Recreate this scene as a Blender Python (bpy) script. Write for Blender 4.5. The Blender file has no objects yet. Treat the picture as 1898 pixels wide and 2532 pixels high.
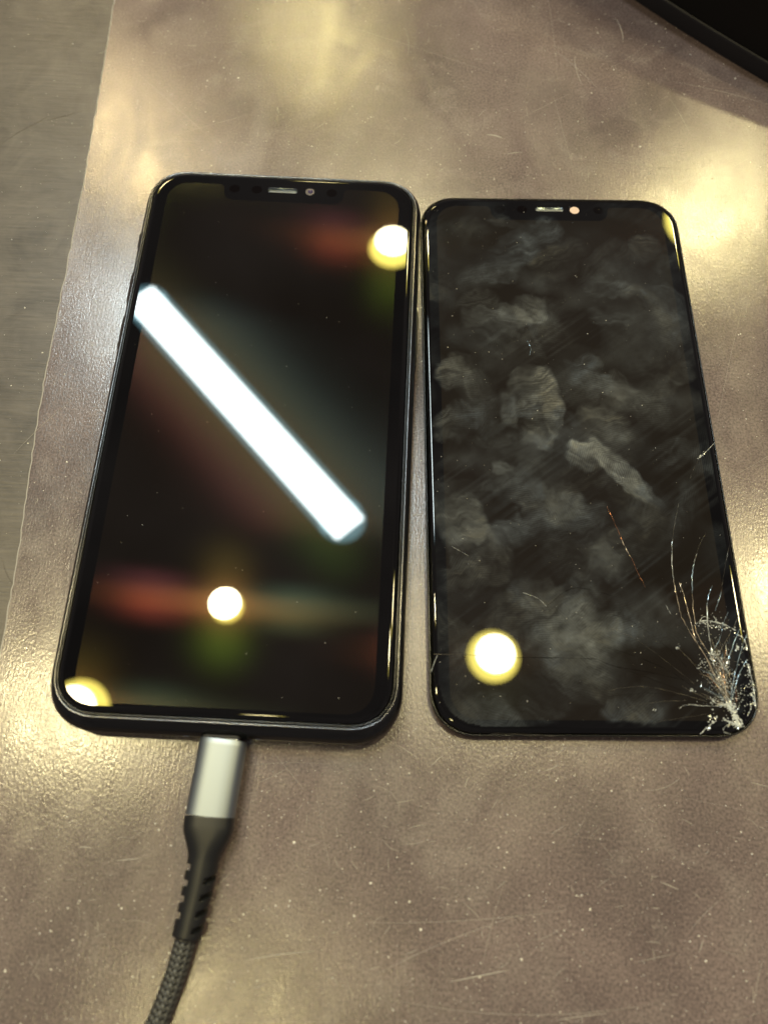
import bpy, math, random
import numpy as np
from mathutils import Matrix, Vector
from mathutils.geometry import tessellate_polygon

S = 0.001                       # all lengths below are written in millimetres
R = math.radians
random.seed(7)
scene = bpy.context.scene
COL = scene.collection

# ------------------------------------------------------------------ camera
CAM_LOC = (32.9, -92.7, 176.5)
CAM_ROT = (R(21.83), R(-0.86), R(2.64))
FOC = 1.025                     # focal length / picture width
cam_data = bpy.data.cameras.new('camera')
cam = bpy.data.objects.new('camera', cam_data)
COL.objects.link(cam)
cam.location = [c * S for c in CAM_LOC]
cam.rotation_euler = CAM_ROT
cam_data.sensor_fit = 'HORIZONTAL'
cam_data.sensor_width = 36
cam_data.lens = 36 * FOC
cam_data.clip_start = 0.005
cam_data.clip_end = 50
cam_data.dof.use_dof = True
cam_data.dof.focus_distance = 0.198
cam_data.dof.aperture_fstop = 14.5
scene.camera = cam

# ------------------------------------------------------------------ world: dim even indoor light
world = bpy.data.worlds.new('World')
scene.world = world
world.use_nodes = True
wn = world.node_tree
# the dim interior round the table: uneven, low-contrast walls and ceiling tones
_tc = wn.nodes.new('ShaderNodeTexCoord'); _no = wn.nodes.new('ShaderNodeTexNoise'); _rp = wn.nodes.new('ShaderNodeValToRGB')
wn.links.new(_tc.outputs['Generated'], _no.inputs['Vector'])
_no.inputs['Scale'].default_value = 4.5; _no.inputs['Detail'].default_value = 3
_e = _rp.color_ramp.elements
_e[0].position = 0.32; _e[0].color = (0.50, 0.45, 0.49, 1)
_e[1].position = 0.68; _e[1].color = (1.30, 1.15, 1.12, 1)
wn.links.new(_no.outputs['Fac'], _rp.inputs['Fac']); wn.links.new(_rp.outputs['Color'], wn.nodes['Background'].inputs['Color'])
wn.nodes['Background'].inputs['Strength'].default_value = 0.155

# ------------------------------------------------------------------ ceiling lamps
def disk_lamp(x, y, z, dia, radiance, col):
    d = bpy.data.lights.new('ceiling_disk_light', 'AREA')
    d.shape = 'DISK'; d.size = dia * S
    d.energy = radiance * math.pi * math.pi * (dia * S / 2) ** 2
    d.color = col
    o = bpy.data.objects.new('ceiling_disk_light', d); COL.objects.link(o)
    o.location = (x * S, y * S, z * S)
    return o
WARM = (1.0, 0.86, 0.52)
DISH = (1.0, 0.83, 0.15)
def downlight(x, y, z, dia, rad, dish=1.45, glow=24.0, col=WARM):
    disk_lamp(x, y, z, dia, rad, col)               # the bulb
    disk_lamp(x, y, z + 30, dia * dish, glow, DISH)  # the lit reflector dish behind it
downlight(15, 1344, 1500, 84, 190)
downlight(-307, 342, 1500, 60, 420, 1.15)
downlight(-592, 102, 1500, 92, 190)
downlight(280, 263, 1500, 76, 210)
downlight(870, 1488, 1500, 150, 110)
downlight(940, 425, 1500, 120, 150)
downlight(-240, 2134, 1500, 130, 60)
downlight(-750, 1655, 1500, 120, 140, col=(1.0, 0.74, 0.45))
downlight(-206, -430, 1500, 70, 90)
def tube_lamp(p0, p1, z, width, radiance, col):
    d = bpy.data.lights.new('ceiling_tube', 'AREA')
    v = Vector((p1[0] - p0[0], p1[1] - p0[1], 0)) * S
    d.shape = 'RECTANGLE'; d.size = v.length; d.size_y = width * S
    d.energy = radiance * math.pi * d.size * d.size_y
    d.color = col
    o = bpy.data.objects.new('ceiling_tube', d); COL.objects.link(o)
    o.location = ((p0[0] + p1[0]) / 2 * S, (p0[1] + p1[1]) / 2 * S, z * S)
    o.rotation_euler = (0, 0, math.atan2(v.y, v.x))
    return o
TUBE, HALO = (0.90, 1.0, 0.99), (0.42, 0.86, 1.0)
tube_lamp((-620, 1134), (-47, 528), 1500, 78, 50, TUBE)
tube_lamp((-600, 1113), (-66, 548), 1502, 104, 5, HALO)      # wider dim lamp added for the cyan halo round the tube
for ex, ey in ((-600, 1113), (-66, 548)):                      # discs added to round off the halo's ends
    disk_lamp(ex, ey, 1502.5, 104, 5, HALO)

# ------------------------------------------------------------------ render / view
scene.view_settings.view_transform = 'Standard'
scene.view_settings.look = 'None'
scene.view_settings.exposure = 0.15
scene.view_settings.gamma = 1.0
scene.view_settings.use_curve_mapping = False
scene.render.engine = 'CYCLES'
scene.cycles.use_denoising = True
scene.cycles.use_adaptive_sampling = False
scene.cycles.max_bounces = 6
scene.cycles.sample_clamp_indirect = 6.0
scene.cycles.caustics_reflective = False
scene.cycles.caustics_refractive = False

# ------------------------------------------------------------------ pixel -> point on a level z (photo pixels 1658 wide)
_c = [math.cos(a) for a in CAM_ROT]; _s = [math.sin(a) for a in CAM_ROT]
_M = np.array(Matrix.Rotation(CAM_ROT[2], 3, 'Z') @ Matrix.Rotation(CAM_ROT[1], 3, 'Y') @ Matrix.Rotation(CAM_ROT[0], 3, 'X'))
def at(px, py, z=0.0):
    k = 1898 / 1658
    d = _M @ np.array([(px * k - 949) / (FOC * 1898), -(py * k - 1266) / (FOC * 1898), -1.0])
    o = np.array(CAM_LOC)
    p = o + d * ((z - o[2]) / d[2])
    return float(p[0]), float(p[1])

# ------------------------------------------------------------------ object helpers
def link(name, me, mat, parent=None, smooth=False):
    o = bpy.data.objects.new(name, me)
    COL.objects.link(o)
    if mat is not None:
        me.materials.append(mat)
    if smooth:
        me.polygons.foreach_set('use_smooth', [True] * len(me.polygons))
    if parent is not None:
        o.parent = parent
    return o
def mesh(name, verts, faces):
    me = bpy.data.meshes.new(name)
    me.from_pydata([(v[0] * S, v[1] * S, v[2] * S) for v in verts], [], faces)
    me.update()
    return me
def empty(name, x=0, y=0, z=0, rz=0):
    o = bpy.data.objects.new(name, None)
    COL.objects.link(o)
    o.location = (x * S, y * S, z * S)
    o.rotation_euler = (0, 0, rz)
    o.empty_display_size = 0.01
    return o
def tag(o, label, cat, group=None):
    o['label'] = label; o['category'] = cat
    if group: o['group'] = group
    return o
def rrect(hx, hy, r, n=20, cx=0, cy=0, p=2.25):
    """rounded rectangle outline, counter-clockwise; corners slightly squircle"""
    pts = []
    for qx, qy, a0 in ((1, 1, 0), (-1, 1, 90), (-1, -1, 180), (1, -1, 270)):
        for i in range(n + 1):
            a = R(a0 + 90 * i / n)
            c, s = math.cos(a), math.sin(a)
            k = (abs(c) ** p + abs(s) ** p) ** (-1 / p)
            pts.append((cx + qx * (hx - r) + r * k * c, cy + qy * (hy - r) + r * k * s))
    return pts
def loft(rings, close_first=False, close_last=False, flip=False):
    """rings: list of equally long closed loops of (x,y,z)"""
    n = len(rings[0]); v = [p for r in rings for p in r]; f = []
    for i in range(len(rings) - 1):
        for j in range(n):
            a, b = i * n + j, i * n + (j + 1) % n
            q = (a, b, b + n, a + n)
            f.append(q[::-1] if flip else q)
    if close_first: f.append(tuple(range(n))[::-1] if not flip else tuple(range(n)))
    if close_last:
        k = (len(rings) - 1) * n
        f.append(tuple(range(k, k + n)) if not flip else tuple(range(k, k + n))[::-1])
    return v, f
def poly_holes(outer, holes, z):
    loops = [[Vector((x, y, 0)) for x, y in outer]] + [[Vector((x, y, 0)) for x, y in h] for h in holes]
    flat = [p for l in loops for p in l]
    tris = tessellate_polygon(loops)
    f = []
    for a, b, c in tris:
        A, B, C = flat[a], flat[b], flat[c]
        ar = (B.x - A.x) * (C.y - A.y) - (B.y - A.y) * (C.x - A.x)
        if abs(ar) < 1e-9: continue
        f.append((a, b, c) if ar > 0 else (a, c, b))
    return [(p.x, p.y, z) for p in flat], f
def join(*vf):
    V, F = [], []
    for v, f in vf:
        k = len(V); V += list(v); F += [tuple(i + k for i in q) for q in f]
    return V, F
def disc(cx, cy, z, rx, ry, n=28):
    v = [(cx + rx * math.cos(2 * math.pi * i / n), cy + ry * math.sin(2 * math.pi * i / n), z) for i in range(n)]
    return v, [tuple(range(n))]
def box(x0, x1, y0, y1, z0, z1):
    v = [(x, y, z) for z in (z0, z1) for y in (y0, y1) for x in (x0, x1)]
    f = [(0, 2, 3, 1), (4, 5, 7, 6), (0, 1, 5, 4), (1, 3, 7, 5), (3, 2, 6, 7), (2, 0, 4, 6)]
    return v, f
def sharp_by_angle(o, deg=30):
    me = o.data
    try:
        me.set_sharp_from_angle(angle=R(deg))
    except Exception:
        pass

# ------------------------------------------------------------------ material helpers
class NT:
    def __init__(s, name):
        s.m = bpy.data.materials.new(name); s.m.use_nodes = True
        s.t = s.m.node_tree; s.n = s.t.nodes; s.n.clear()
        s.out = s.n.new('ShaderNodeOutputMaterial')
    def new(s, typ, **kw):
        nd = s.n.new('ShaderNode' + typ)
        for k, v in kw.items(): setattr(nd, k, v)
        return nd
    def l(s, a, b): s.t.links.new(a, b)
    def set(s, nd, **kw):
        for k, v in kw.items():
            nd.inputs[k.replace('_', ' ')].default_value = v
        return nd
    def coords(s, kind='Object', scale=(1, 1, 1), rot=(0, 0, 0)):
        tc = s.new('TexCoord'); mp = s.new('Mapping')
        mp.inputs['Scale'].default_value = scale; mp.inputs['Rotation'].default_value = rot
        s.l(tc.outputs[kind], mp.inputs['Vector'])
        return mp.outputs['Vector']
    def noise(s, vec, scale, detail=3, rough=0.55, dist=0.0):
        n = s.new('TexNoise'); s.l(vec, n.inputs['Vector'])
        s.set(n, Scale=scale, Detail=detail, Roughness=rough, Distortion=dist)
        return n.outputs['Fac']
    def ramp(s, fac, stops):
        r = s.new('ValToRGB'); s.l(fac, r.inputs['Fac'])
        e = r.color_ramp.elements
        while len(e) < len(stops): e.new(0.5)
        for q, (p, c) in zip(e, stops):
            q.position = p; q.color = c if len(c) == 4 else (*c, 1)
        return r.outputs['Color']
    def math(s, op, a, b=None, c=None, clamp=False):
        m = s.new('Math', operation=op); m.use_clamp = clamp
        for i, v in enumerate((a, b, c)):
            if v is None: continue
            if isinstance(v, (int, float)): m.inputs[i].default_value = v
            else: s.l(v, m.inputs[i])
        return m.outputs[0]
    def mix(s, fac, a, b, blend='MIX'):
        m = s.new('MixRGB', blend_type=blend)
        for i, v in enumerate((fac, a, b)):
            if isinstance(v, (int, float)): m.inputs[i].default_value = v
            elif isinstance(v, tuple): m.inputs[i].default_value = (*v, 1) if len(v) == 3 else v
            else: s.l(v, m.inputs[i])
        return m.outputs[0]
    def bump(s, h, strength, dist):
        b = s.new('Bump'); s.set(b, Strength=strength, Distance=dist); s.l(h, b.inputs['Height'])
        return b.outputs['Normal']
    def pbsdf(s, **kw):
        p = s.new('BsdfPrincipled')
        for k, v in kw.items():
            k = k.replace('_', ' ')
            if isinstance(v, (int, float)): p.inputs[k].default_value = v
            elif isinstance(v, tuple): p.inputs[k].default_value = (*v, 1) if len(v) == 3 else v
            else: s.l(v, p.inputs[k])
        return p
    def done(s, shader):
        s.l(shader, s.out.inputs['Surface']); return s.m
def plain(name, col, rough=0.5, metal=0.0, spec=0.5, nscale=0, nstr=0.0, ndist=0.00002, var=0.0):
    t = NT(name)
    kw = dict(Roughness=rough, Metallic=metal)
    kw['Specular IOR Level'] = spec
    if var:
        v = t.coords()
        f = t.noise(v, 900, 3)
        kw['Base Color'] = t.ramp(f, [(0.3, tuple(c * (1 - var) for c in col)), (0.7, tuple(min(1, c * (1 + var)) for c in col))])
    else:
        kw['Base Color'] = col
    if nscale:
        v2 = t.coords()
        kw['Normal'] = t.bump(t.noise(v2, nscale, 2), nstr, ndist)
    return t.done(t.pbsdf(**kw).outputs[0])

# --- table sheet: satin brown plastic film with fine vertical brushing
def mat_sheet():
    t = NT('satin_brown_sheet')
    v = t.coords()
    grain = t.noise(t.coords(scale=(1, 0.42, 1)), 2700, 2, 0.6)
    fine = t.noise(v, 1700, 2, 0.65)
    weave = t.noise(t.coords(scale=(1, 0.12, 1)), 1700, 1, 0.5)
    blotch = t.noise(v, 22, 4, 0.6, 0.4)
    haze = t.noise(v, 70, 5, 0.62, 0.8)
    rub = t.noise(t.coords(scale=(1, 0.45, 1), rot=(0, 0, 0.6)), 38, 5, 0.65, 1.2)
    col = t.ramp(blotch, [(0.34, (0.090, 0.067, 0.069)), (0.66, (0.176, 0.136, 0.134))])
    col = t.mix(t.math('MULTIPLY', t.ramp(haze, [(0.52, (0, 0, 0)), (0.80, (1, 1, 1))]), 0.5), col, (0.26, 0.225, 0.215))
    speck = t.ramp(fine, [(0.32, (0.60, 0.60, 0.60)), (0.68, (1.42, 1.40, 1.38))])
    col = t.mix(1.0, col, speck, 'MULTIPLY')
    h = t.math('ADD', t.math('MULTIPLY', grain, 0.7), t.math('MULTIPLY', weave, 0.35))
    rough = t.math('ADD', t.math('MULTIPLY', t.ramp(rub, [(0.36, (0, 0, 0)), (0.68, (1, 1, 1))]), 0.12), 0.165)
    p = t.pbsdf(Base_Color=col, Roughness=rough, Normal=t.bump(h, 0.8, 0.00006))
    p.inputs['Specular IOR Level'].default_value = 1.0
    p.inputs['IOR'].default_value = 1.5
    return t.done(p.outputs[0])
def mat_board():
    t = NT('grey_wood_laminate')
    v = t.coords()
    lines = t.noise(t.coords(scale=(0.07, 1, 1)), 1500, 4, 0.65)
    blot = t.noise(v, 55, 5, 0.68, 0.9)
    col = t.ramp(lines, [(0.30, (0.038, 0.031, 0.026)), (0.72, (0.125, 0.106, 0.090))])
    col = t.mix(0.5, col, t.ramp(blot, [(0.3, (0.026, 0.021, 0.018)), (0.7, (0.155, 0.134, 0.118))]))
    rough = t.math('ADD', t.math('MULTIPLY', blot, 0.1), 0.30)
    p = t.pbsdf(Base_Color=col, Roughness=rough, Normal=t.bump(lines, 0.7, 0.00012))
    return t.done(p.outputs[0])
M_SHEET = mat_sheet()
M_BOARD = mat_board()
M_SHEET_EDGE = plain('sheet_edge', (0.46, 0.44, 0.41), 0.28)

# --- phone glass, display with the coloured pixel-grid scatter of an unlit panel
def mat_glass(name, base, rough=0.012):
    t = NT(name)
    p = t.pbsdf(Base_Color=base, Roughness=rough)
    p.inputs['Specular IOR Level'].default_value = 0.5
    return t.done(p.outputs[0])
def mat_display(name, base, gain, rot=0.0):
    t = NT(name)
    p = t.pbsdf(Base_Color=base, Roughness=0.012)
    sh = p.outputs[0]
    # diffraction orders of the pixel grid: tinted lobes beside the mirror direction
    orders = [((0.000, 0.000), 0.12, 0.0, (1.0, 0.55, 0.22), 0.0036),
              ((0.015, 0.001), 0.12, 0.75, (1.0, 0.32, 0.12), 0.0034),
              ((0.038, 0.002), 0.10, 0.72, (1.0, 0.24, 0.30), 0.0009),
              ((0.056, 0.004), 0.09, 0.40, (1.0, 0.14, 0.10), 0.0005),
              ((-0.024, 0.000), 0.12, 0.75, (0.85, 0.66, 0.26), 0.0022),
              ((-0.056, -0.002), 0.12, 0.75, (0.30, 0.62, 0.62), 0.0018),
              ((0.000, 0.026), 0.13, 0.0, (0.40, 0.74, 0.10), 0.0024),
              ((0.000, -0.026), 0.13, 0.0, (0.75, 0.62, 0.18), 0.0010),
              ((0.046, 0.010), 0.10, 0.60, (1.0, 0.20, 0.22), 0.0011),
              ((0.050, -0.009), 0.10, 0.60, (0.9, 0.26, 0.50), 0.0010),
              ((-0.046, 0.009), 0.10, 0.60, (0.45, 0.62, 0.40), 0.0011),
              ((-0.048, -0.009), 0.10, 0.60, (0.30, 0.60, 0.62), 0.0011)]
    for (nx, ny), rough, an, tint, w in orders:
        g = t.new('BsdfAnisotropic'); g.distribution = 'BECKMANN'
        g.inputs['Roughness'].default_value = rough
        g.inputs['Anisotropy'].default_value = -an
        g.inputs['Color'].default_value = tuple(min(1, c * w * gain * 0.36) for c in tint) + (1,)
        nn = t.new('CombineXYZ')
        cx, sx = math.cos(rot), math.sin(rot)
        v = Vector((nx * cx - ny * sx, nx * sx + ny * cx, 1)).normalized()
        for i in range(3): nn.inputs[i].default_value = v[i]
        t.l(nn.outputs[0], g.inputs['Normal'])
        tg = t.new('CombineXYZ'); tg.inputs[0].default_value = cx; tg.inputs[1].default_value = sx
        t.l(tg.outputs[0], g.inputs['Tangent'])
        a = t.new('AddShader'); t.l(sh, a.inputs[0]); t.l(g.outputs[0], a.inputs[1]); sh = a.outputs[0]
    return t.done(sh)
M_BEZEL = mat_glass('black_cover_glass', (0.0015, 0.0014, 0.0013))
M_DISP = mat_display('unlit_display', (0.0040, 0.0030, 0.0021), 0.85)
M_DISP_R = mat_display('unlit_display_worn', (0.0085, 0.0066, 0.0044), 0.05, R(2.5))
M_FRAME = plain('space_grey_metal', (0.005, 0.005, 0.0056), 0.15, 0.0, 0.45)
M_RIM = plain('black_plastic_rim', (0.006, 0.006, 0.0065), 0.20)
M_BLACK = plain('matt_black', (0.006, 0.006, 0.006), 0.6)
M_SENSOR = plain('dark_sensor_window', (0.0016, 0.0008, 0.0006), 0.05, 0, 0.25)
M_GRILLE = plain('speaker_mesh', (0.16, 0.165, 0.16), 0.42, 0.7, 0.5, 9000, 0.7, 0.00008)
M_STEEL = plain('polished_steel', (0.40, 0.44, 0.47), 0.16, 1.0)
M_HOLE = plain('bare_camera_window', (0.66, 0.49, 0.42), 0.45, var=0.06)
M_LENS = plain('camera_lens', (0.03, 0.02, 0.09), 0.05)
M_LENSRING = plain('camera_ring', (0.10, 0.09, 0.10), 0.22, 0.8)
M_PLUG = plain('anodised_aluminium', (0.31, 0.35, 0.385), 0.46, 1.0)
M_BOOT = plain('charcoal_rubber', (0.010, 0.0105, 0.0115), 0.38, 0.0, 0.5, 3000, 0.30, 0.00003)
M_CORE = plain('cable_core', (0.012, 0.012, 0.012), 0.6)
M_YARN = plain('black_nylon_yarn', (0.010, 0.010, 0.010), 0.38, 0, 0.6)
M_YARN2 = plain('glint_grey_yarn', (0.085, 0.085, 0.08), 0.38, 0, 0.6)  # paler yarn colour stands in for glints on the raised strands
M_CASE = plain('black_case_plastic', (0.003, 0.003, 0.0035), 0.55, 0, 0.2)
M_CASERIM = plain('dark_grey_rim', (0.015, 0.015, 0.020), 0.5, 0, 0.3)
M_DUST = plain('pale_dust', (0.86, 0.83, 0.77), 0.5, var=0.12)
M_SCR = plain('pale_scratch', (0.36, 0.33, 0.30), 0.40)
M_SCRDARK = plain('dark_scratch', (0.07, 0.055, 0.045), 0.6)
def mat_crack(name, col, rough):
    t = NT(name)
    d = t.new('BsdfDiffuse'); d.inputs['Color'].default_value = (*col, 1)
    g = t.new('BsdfAnisotropic'); g.inputs['Roughness'].default_value = rough
    g.inputs['Color'].default_value = (min(1, col[0] * 1.2), min(1, col[1] * 1.2), min(1, col[2] * 1.2), 1)
    m = t.new('MixShader'); m.inputs[0].default_value = 0.62 if name != 'glass_fracture_white' else 0.42
    t.l(d.outputs[0], m.inputs[1]); t.l(g.outputs[0], m.inputs[2])
    return t.done(m.outputs[0])
M_CRACK = [mat_crack('glass_fracture_white', (0.72, 0.75, 0.74), 0.16), mat_crack('glass_fracture_warm', (0.76, 0.64, 0.50), 0.18),
           mat_crack('glass_fracture_blue', (0.48, 0.62, 0.74), 0.22), mat_crack('glass_fracture_faint', (0.16, 0.145, 0.12), 0.3),
           mat_crack('glass_fracture_dark', (0.012, 0.010, 0.009), 0.4), mat_crack('glass_fracture_red', (0.55, 0.24, 0.13), 0.25)]

# ------------------------------------------------------------------ table and its sheet
SH = 0.35                                   # the sheet is 0.35 mm thick; its top is z = 0
edge_px = [(248, 0), (233, 90), (215, 200), (180, 400), (143, 590), (100, 800), (66, 1010), (40, 1200), (0, 1420)]
edge = [at(*p) for p in edge_px]
d0 = (edge[0][0] - edge[2][0], edge[0][1] - edge[2][1]); d1 = (edge[-1][0] - edge[-3][0], edge[-1][1] - edge[-3][1])
edge = [(edge[0][0] + d0[0] * 3, edge[0][1] + d0[1] * 3)] + edge + [(edge[-1][0] + d1[0] * 2.5, edge[-1][1] + d1[1] * 2.5)]
fine_edge = []
for (x0, y0), (x1, y1) in zip(edge, edge[1:]):
    for i in range(14):
        u = i / 14
        fine_edge.append((x0 + (x1 - x0) * u + random.gauss(0, 0.10), y0 + (y1 - y0) * u))
fine_edge.append(edge[-1])
YT, YB, XR = fine_edge[0][1], fine_edge[-1][1], 330
v, f = box(-330, XR, YB, YT, -30, -SH)
tb = link('table_top', mesh('table_top', v, f), M_BOARD); tb['kind'] = 'structure'
nE = len(fine_edge)
sv = [(x, y, 0) for x, y in fine_edge] + [(x - 0.30, y, -0.14) for x, y in fine_edge] + [(x - 0.42, y, -SH + 0.01) for x, y in fine_edge]
sv += [(XR, YB, 0), (XR, YT, 0)]
sf = [tuple(list(range(nE)) + [3 * nE, 3 * nE + 1])]
sheet = link('table_sheet', mesh('table_sheet', sv, sf), M_SHEET)
sheet['kind'] = 'structure'
ef = []
for k in (0, 1):
    for i in range(nE - 1):
        ef.append((k * nE + i + 1, k * nE + i, (k + 1) * nE + i, (k + 1) * nE + i + 1))
link('sheet_edge', mesh('sheet_edge', sv[:3 * nE], [q[::-1] for q in ef]), M_SHEET_EDGE, sheet)

def ribbon(pts, w, z, taper=True):
    """thin raised sliver along a polyline of (x,y)"""
    n = len(pts); V, F = [], []
    for i, (x, y) in enumerate(pts):
        a = pts[max(0, i - 1)]; b = pts[min(n - 1, i + 1)]
        dx, dy = b[0] - a[0], b[1] - a[1]; L = math.hypot(dx, dy) or 1
        u = i / (n - 1)
        ww = w * (math.sin(math.pi * min(1, max(0, 0.04 + 0.92 * u))) ** 0.6 if taper else 1) / 2
        nx, ny = -dy / L * ww, dx / L * ww
        V += [(x + nx, y + ny, z + 0.004), (x, y, z + 0.004 + ww * 0.5), (x - nx, y - ny, z + 0.004)]
    for i in range(n - 1):
        k = 3 * i
        F += [(k + 1, k, k + 3, k + 4), (k + 2, k + 1, k + 4, k + 5)]
    return V, F
def bez(p0, p1, bend, n=9):
    mx, my = (p0[0] + p1[0]) / 2 - (p1[1] - p0[1]) * bend, (p0[1] + p1[1]) / 2 + (p1[0] - p0[0]) * bend
    return [((1 - u) ** 2 * p0[0] + 2 * u * (1 - u) * mx + u * u * p1[0], (1 - u) ** 2 * p0[1] + 2 * u * (1 - u) * my + u * u * p1[1]) for u in [i / (n - 1) for i in range(n)]]
# long scratches seen in the photograph, then a scatter of short ones
rs = random.Random(11)
parts, dark = [], []
listed = [((1200, 2205), (1310, 2190), .02, .25), ((970, 2122), (1100, 2096), .0, .4), ((1170, 1985), (1290, 2090), .0, .1), ((1425, 1905), (1465, 1922), 0, .4),
          ((1092, 1618), (1104, 1585), .02, .35), ((1345, 1615), (1355, 1590), .02, .4), ((1200, 1633), (1230, 1610), .1, .25), ((1175, 1665), (1205, 1650), -.2, .3),
          ((880, 120), (875, 60), -.1, .22), ((1200, 110), (1290, 190), .06, .18), ((1450, 175), (1658, 225), .05, .16), ((1445, 210), (1490, 290), .04, .14),
          ((1240, 120), (1256, 182), -.08, .3), ((1050, 290), (1085, 298), .15, .8), ((1095, 332), (1128, 328), .05, .5), ((1330, 40), (1345, 90), .12, .3),
          ((300, 160), (480, 320), 0, .12), ((660, 30), (1100, 170), .02, .12), ((560, 90), (700, 230), .03, .1), ((380, 290), (560, 240), 0, .12),
          ((30, 980), (160, 860), .05, .14), ((860, 1610), (905, 1640), 0, .2), ((930, 1655), (958, 1630), .02, .3), ((1004, 1700), (1010, 1680), 0, .4),
          ((620, 1660), (560, 1690), .05, .2), ((590, 1625), (660, 1710), 0, .14), ((170, 1830), (200, 1832), 0, .4), ((250, 1860), (300, 1855), 0, .4),
          ((1620, 1690), (1658, 1700), 0, .3), ((1370, 2080), (1460, 2060), 0, .14), ((1490, 2010), (1560, 1940), .05, .12), ((1000, 1950), (1040, 1990), .05, .2),
          ((1090, 1905), (1040, 2100), -.05, .12), ((530, 2075), (680, 2055), .03, .3), ((1640, 1330), (1658, 1350), 0, .2), ((1620, 1110), (1645, 1085), .2, .3)]
for a, b, bend, w in listed:
    parts.append(ribbon(bez(at(*a), at(*b), bend), w * 0.55, 0))
for i in range(620):
    px, py = rs.uniform(-20, 1680), rs.uniform(-20, 2230)
    if px < 250 - py * 0.175: continue
    x, y = at(px, py)
    L = min(14, 0.6 + rs.expovariate(0.55)); a = rs.uniform(0, math.pi)
    r = ribbon(bez((x, y), (x + L * math.cos(a), y + L * math.sin(a)), rs.gauss(0, 0.12), 6), rs.uniform(0.04, 0.12) * (1.3 if L < 3 else 0.8), 0)
    (dark if rs.random() < 0.14 else parts).append(r)
for k in range(55):                          # long faint hairlines
    x, y = at(rs.uniform(200, 1650), rs.uniform(0, 2210)); L = rs.uniform(10, 60); a = rs.gauss(0.5, 0.9)
    parts.append(ribbon(bez((x, y), (x + L * math.cos(a), y + L * math.sin(a)), rs.gauss(0, .05), 14), rs.uniform(.03, .07), 0))
for k in range(50):                          # knots of short scuffs
    cx_, cy_ = at(rs.choice((420, 700, 1050, 1300, 1500, 800, 250)) + rs.gauss(0, 90), rs.choice((120, 220, 1680, 1800, 1950, 2080)) + rs.gauss(0, 60))
    L = rs.uniform(.8, 4); a = rs.gauss(.4, .5)
    parts.append(ribbon(bez((cx_, cy_), (cx_ + L * math.cos(a), cy_ + L * math.sin(a)), rs.gauss(0, .08), 6), rs.uniform(.05, .13), 0))
for k in range(20):                          # looping hair scratches
    px, py = rs.uniform(250, 1650), rs.uniform(0, 2210)
    x, y = at(px, py); rr = rs.uniform(1.5, 6); a0 = rs.uniform(0, 6.28); sp = rs.uniform(0.6, 2.4)
    pts = [(x + rr * math.cos(a0 + sp * i / 14), y + rr * rs.uniform(.98, 1.02) * math.sin(a0 + sp * i / 14)) for i in range(15)]
    parts.append(ribbon(pts, rs.uniform(0.05, 0.10), 0))
v, f = join(*parts)
o = link('scratch', mesh('scratch', v, f), M_SCR, sheet); o['kind'] = 'stuff'
v, f = join(*dark)
o = link('scratch', mesh('dark_scratch', v, f), M_SCRDARK, sheet); o['kind'] = 'stuff'
# hairline cracks in the bare board on the left
cr = []
for pl in ([(0, 312), (40, 285), (85, 262), (105, 250)], [(85, 262), (140, 250), (180, 238)], [(0, 300), (20, 292)]):
    cr.append(ribbon([at(*p, -SH) for p in pl], 0.35, -SH))
v, f = join(*cr)
link('board_crack', mesh('board_crack', v, f), M_SCRDARK, tb)

# ------------------------------------------------------------------ shared phone builders
def glass_ring(W2, H2, r, insets, disp, zc, slot):
    """cover glass: flat border round the display opening + rolled edge. insets: list of (inset, z) from the flat outward/down"""
    rings = [[(x, y, z) for x, y in rrect(W2 - i, H2 - i, r - i, 20)] for i, z in insets]
    outer = [(x, y) for x, y, _ in rings[0]]
    hv, hf = poly_holes(outer, [disp, slot], zc)
    lv, lf = loft(rings, flip=True)
    return (hv, hf), (lv, lf)
def display_outline(hx, y0, y1, r, notch_hw, notch_y, nr=3.0, top_r=None):
    cy, hy = (y0 + y1) / 2, (y1 - y0) / 2
    pts = rrect(hx, hy, r, 12, 0, cy)
    # counter-clockwise from the right top corner; the top edge runs from the end of corner 1 to the start of corner 2
    n = 13
    tr, rest = pts[:n], pts[n:]
    fl = 1.6
    notch = []
    for i in range(7):                        # right flare
        a = R(90 - 0) ; u = i / 6
        ang = R(90 + 90 * u)
        notch.append((notch_hw + fl + fl * math.cos(ang), y1 - fl + fl * math.sin(ang)))
    for i in range(7):
        ang = R(0 - 90 * i / 6)
        notch.append((notch_hw - nr + nr * math.cos(ang), notch_y + nr + nr * math.sin(ang)))
    left = [(-x, y) for x, y in notch[::-1]]
    return tr + notch + left + rest
def slot_outline(cx, cy, hl, hh, n=8):
    p = []
    for a0, s in ((-90, 1), (90, -1)):
        for i in range(n + 1):
            a = R(a0 + 180 * i / n)
            p.append((cx + s * (hl - hh) + hh * math.cos(a), cy + hh * math.sin(a)))
    return p
def speaker(parent, cx, cy, hl, hh, z, depth):
    o1 = slot_outline(cx, cy, hl, hh)
    o2 = slot_outline(cx, cy, hl - 0.22, hh - 0.22)
    ring_v, ring_f = loft([[(x, y, z) for x, y in o1], [(x, y, z - 0.10) for x, y in slot_outline(cx, cy, hl - 0.05, hh - 0.05)], [(x, y, z - depth) for x, y in o2]])
    rim = link('speaker_slot', mesh('speaker_slot', ring_v, ring_f), M_STEEL, parent, True)
    gv = [(x, y, z - depth + 0.02) for x, y in o2]
    link('speaker_mesh', mesh('speaker_mesh', gv, [tuple(range(len(gv)))]), M_GRILLE, parent)
    return rim

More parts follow.
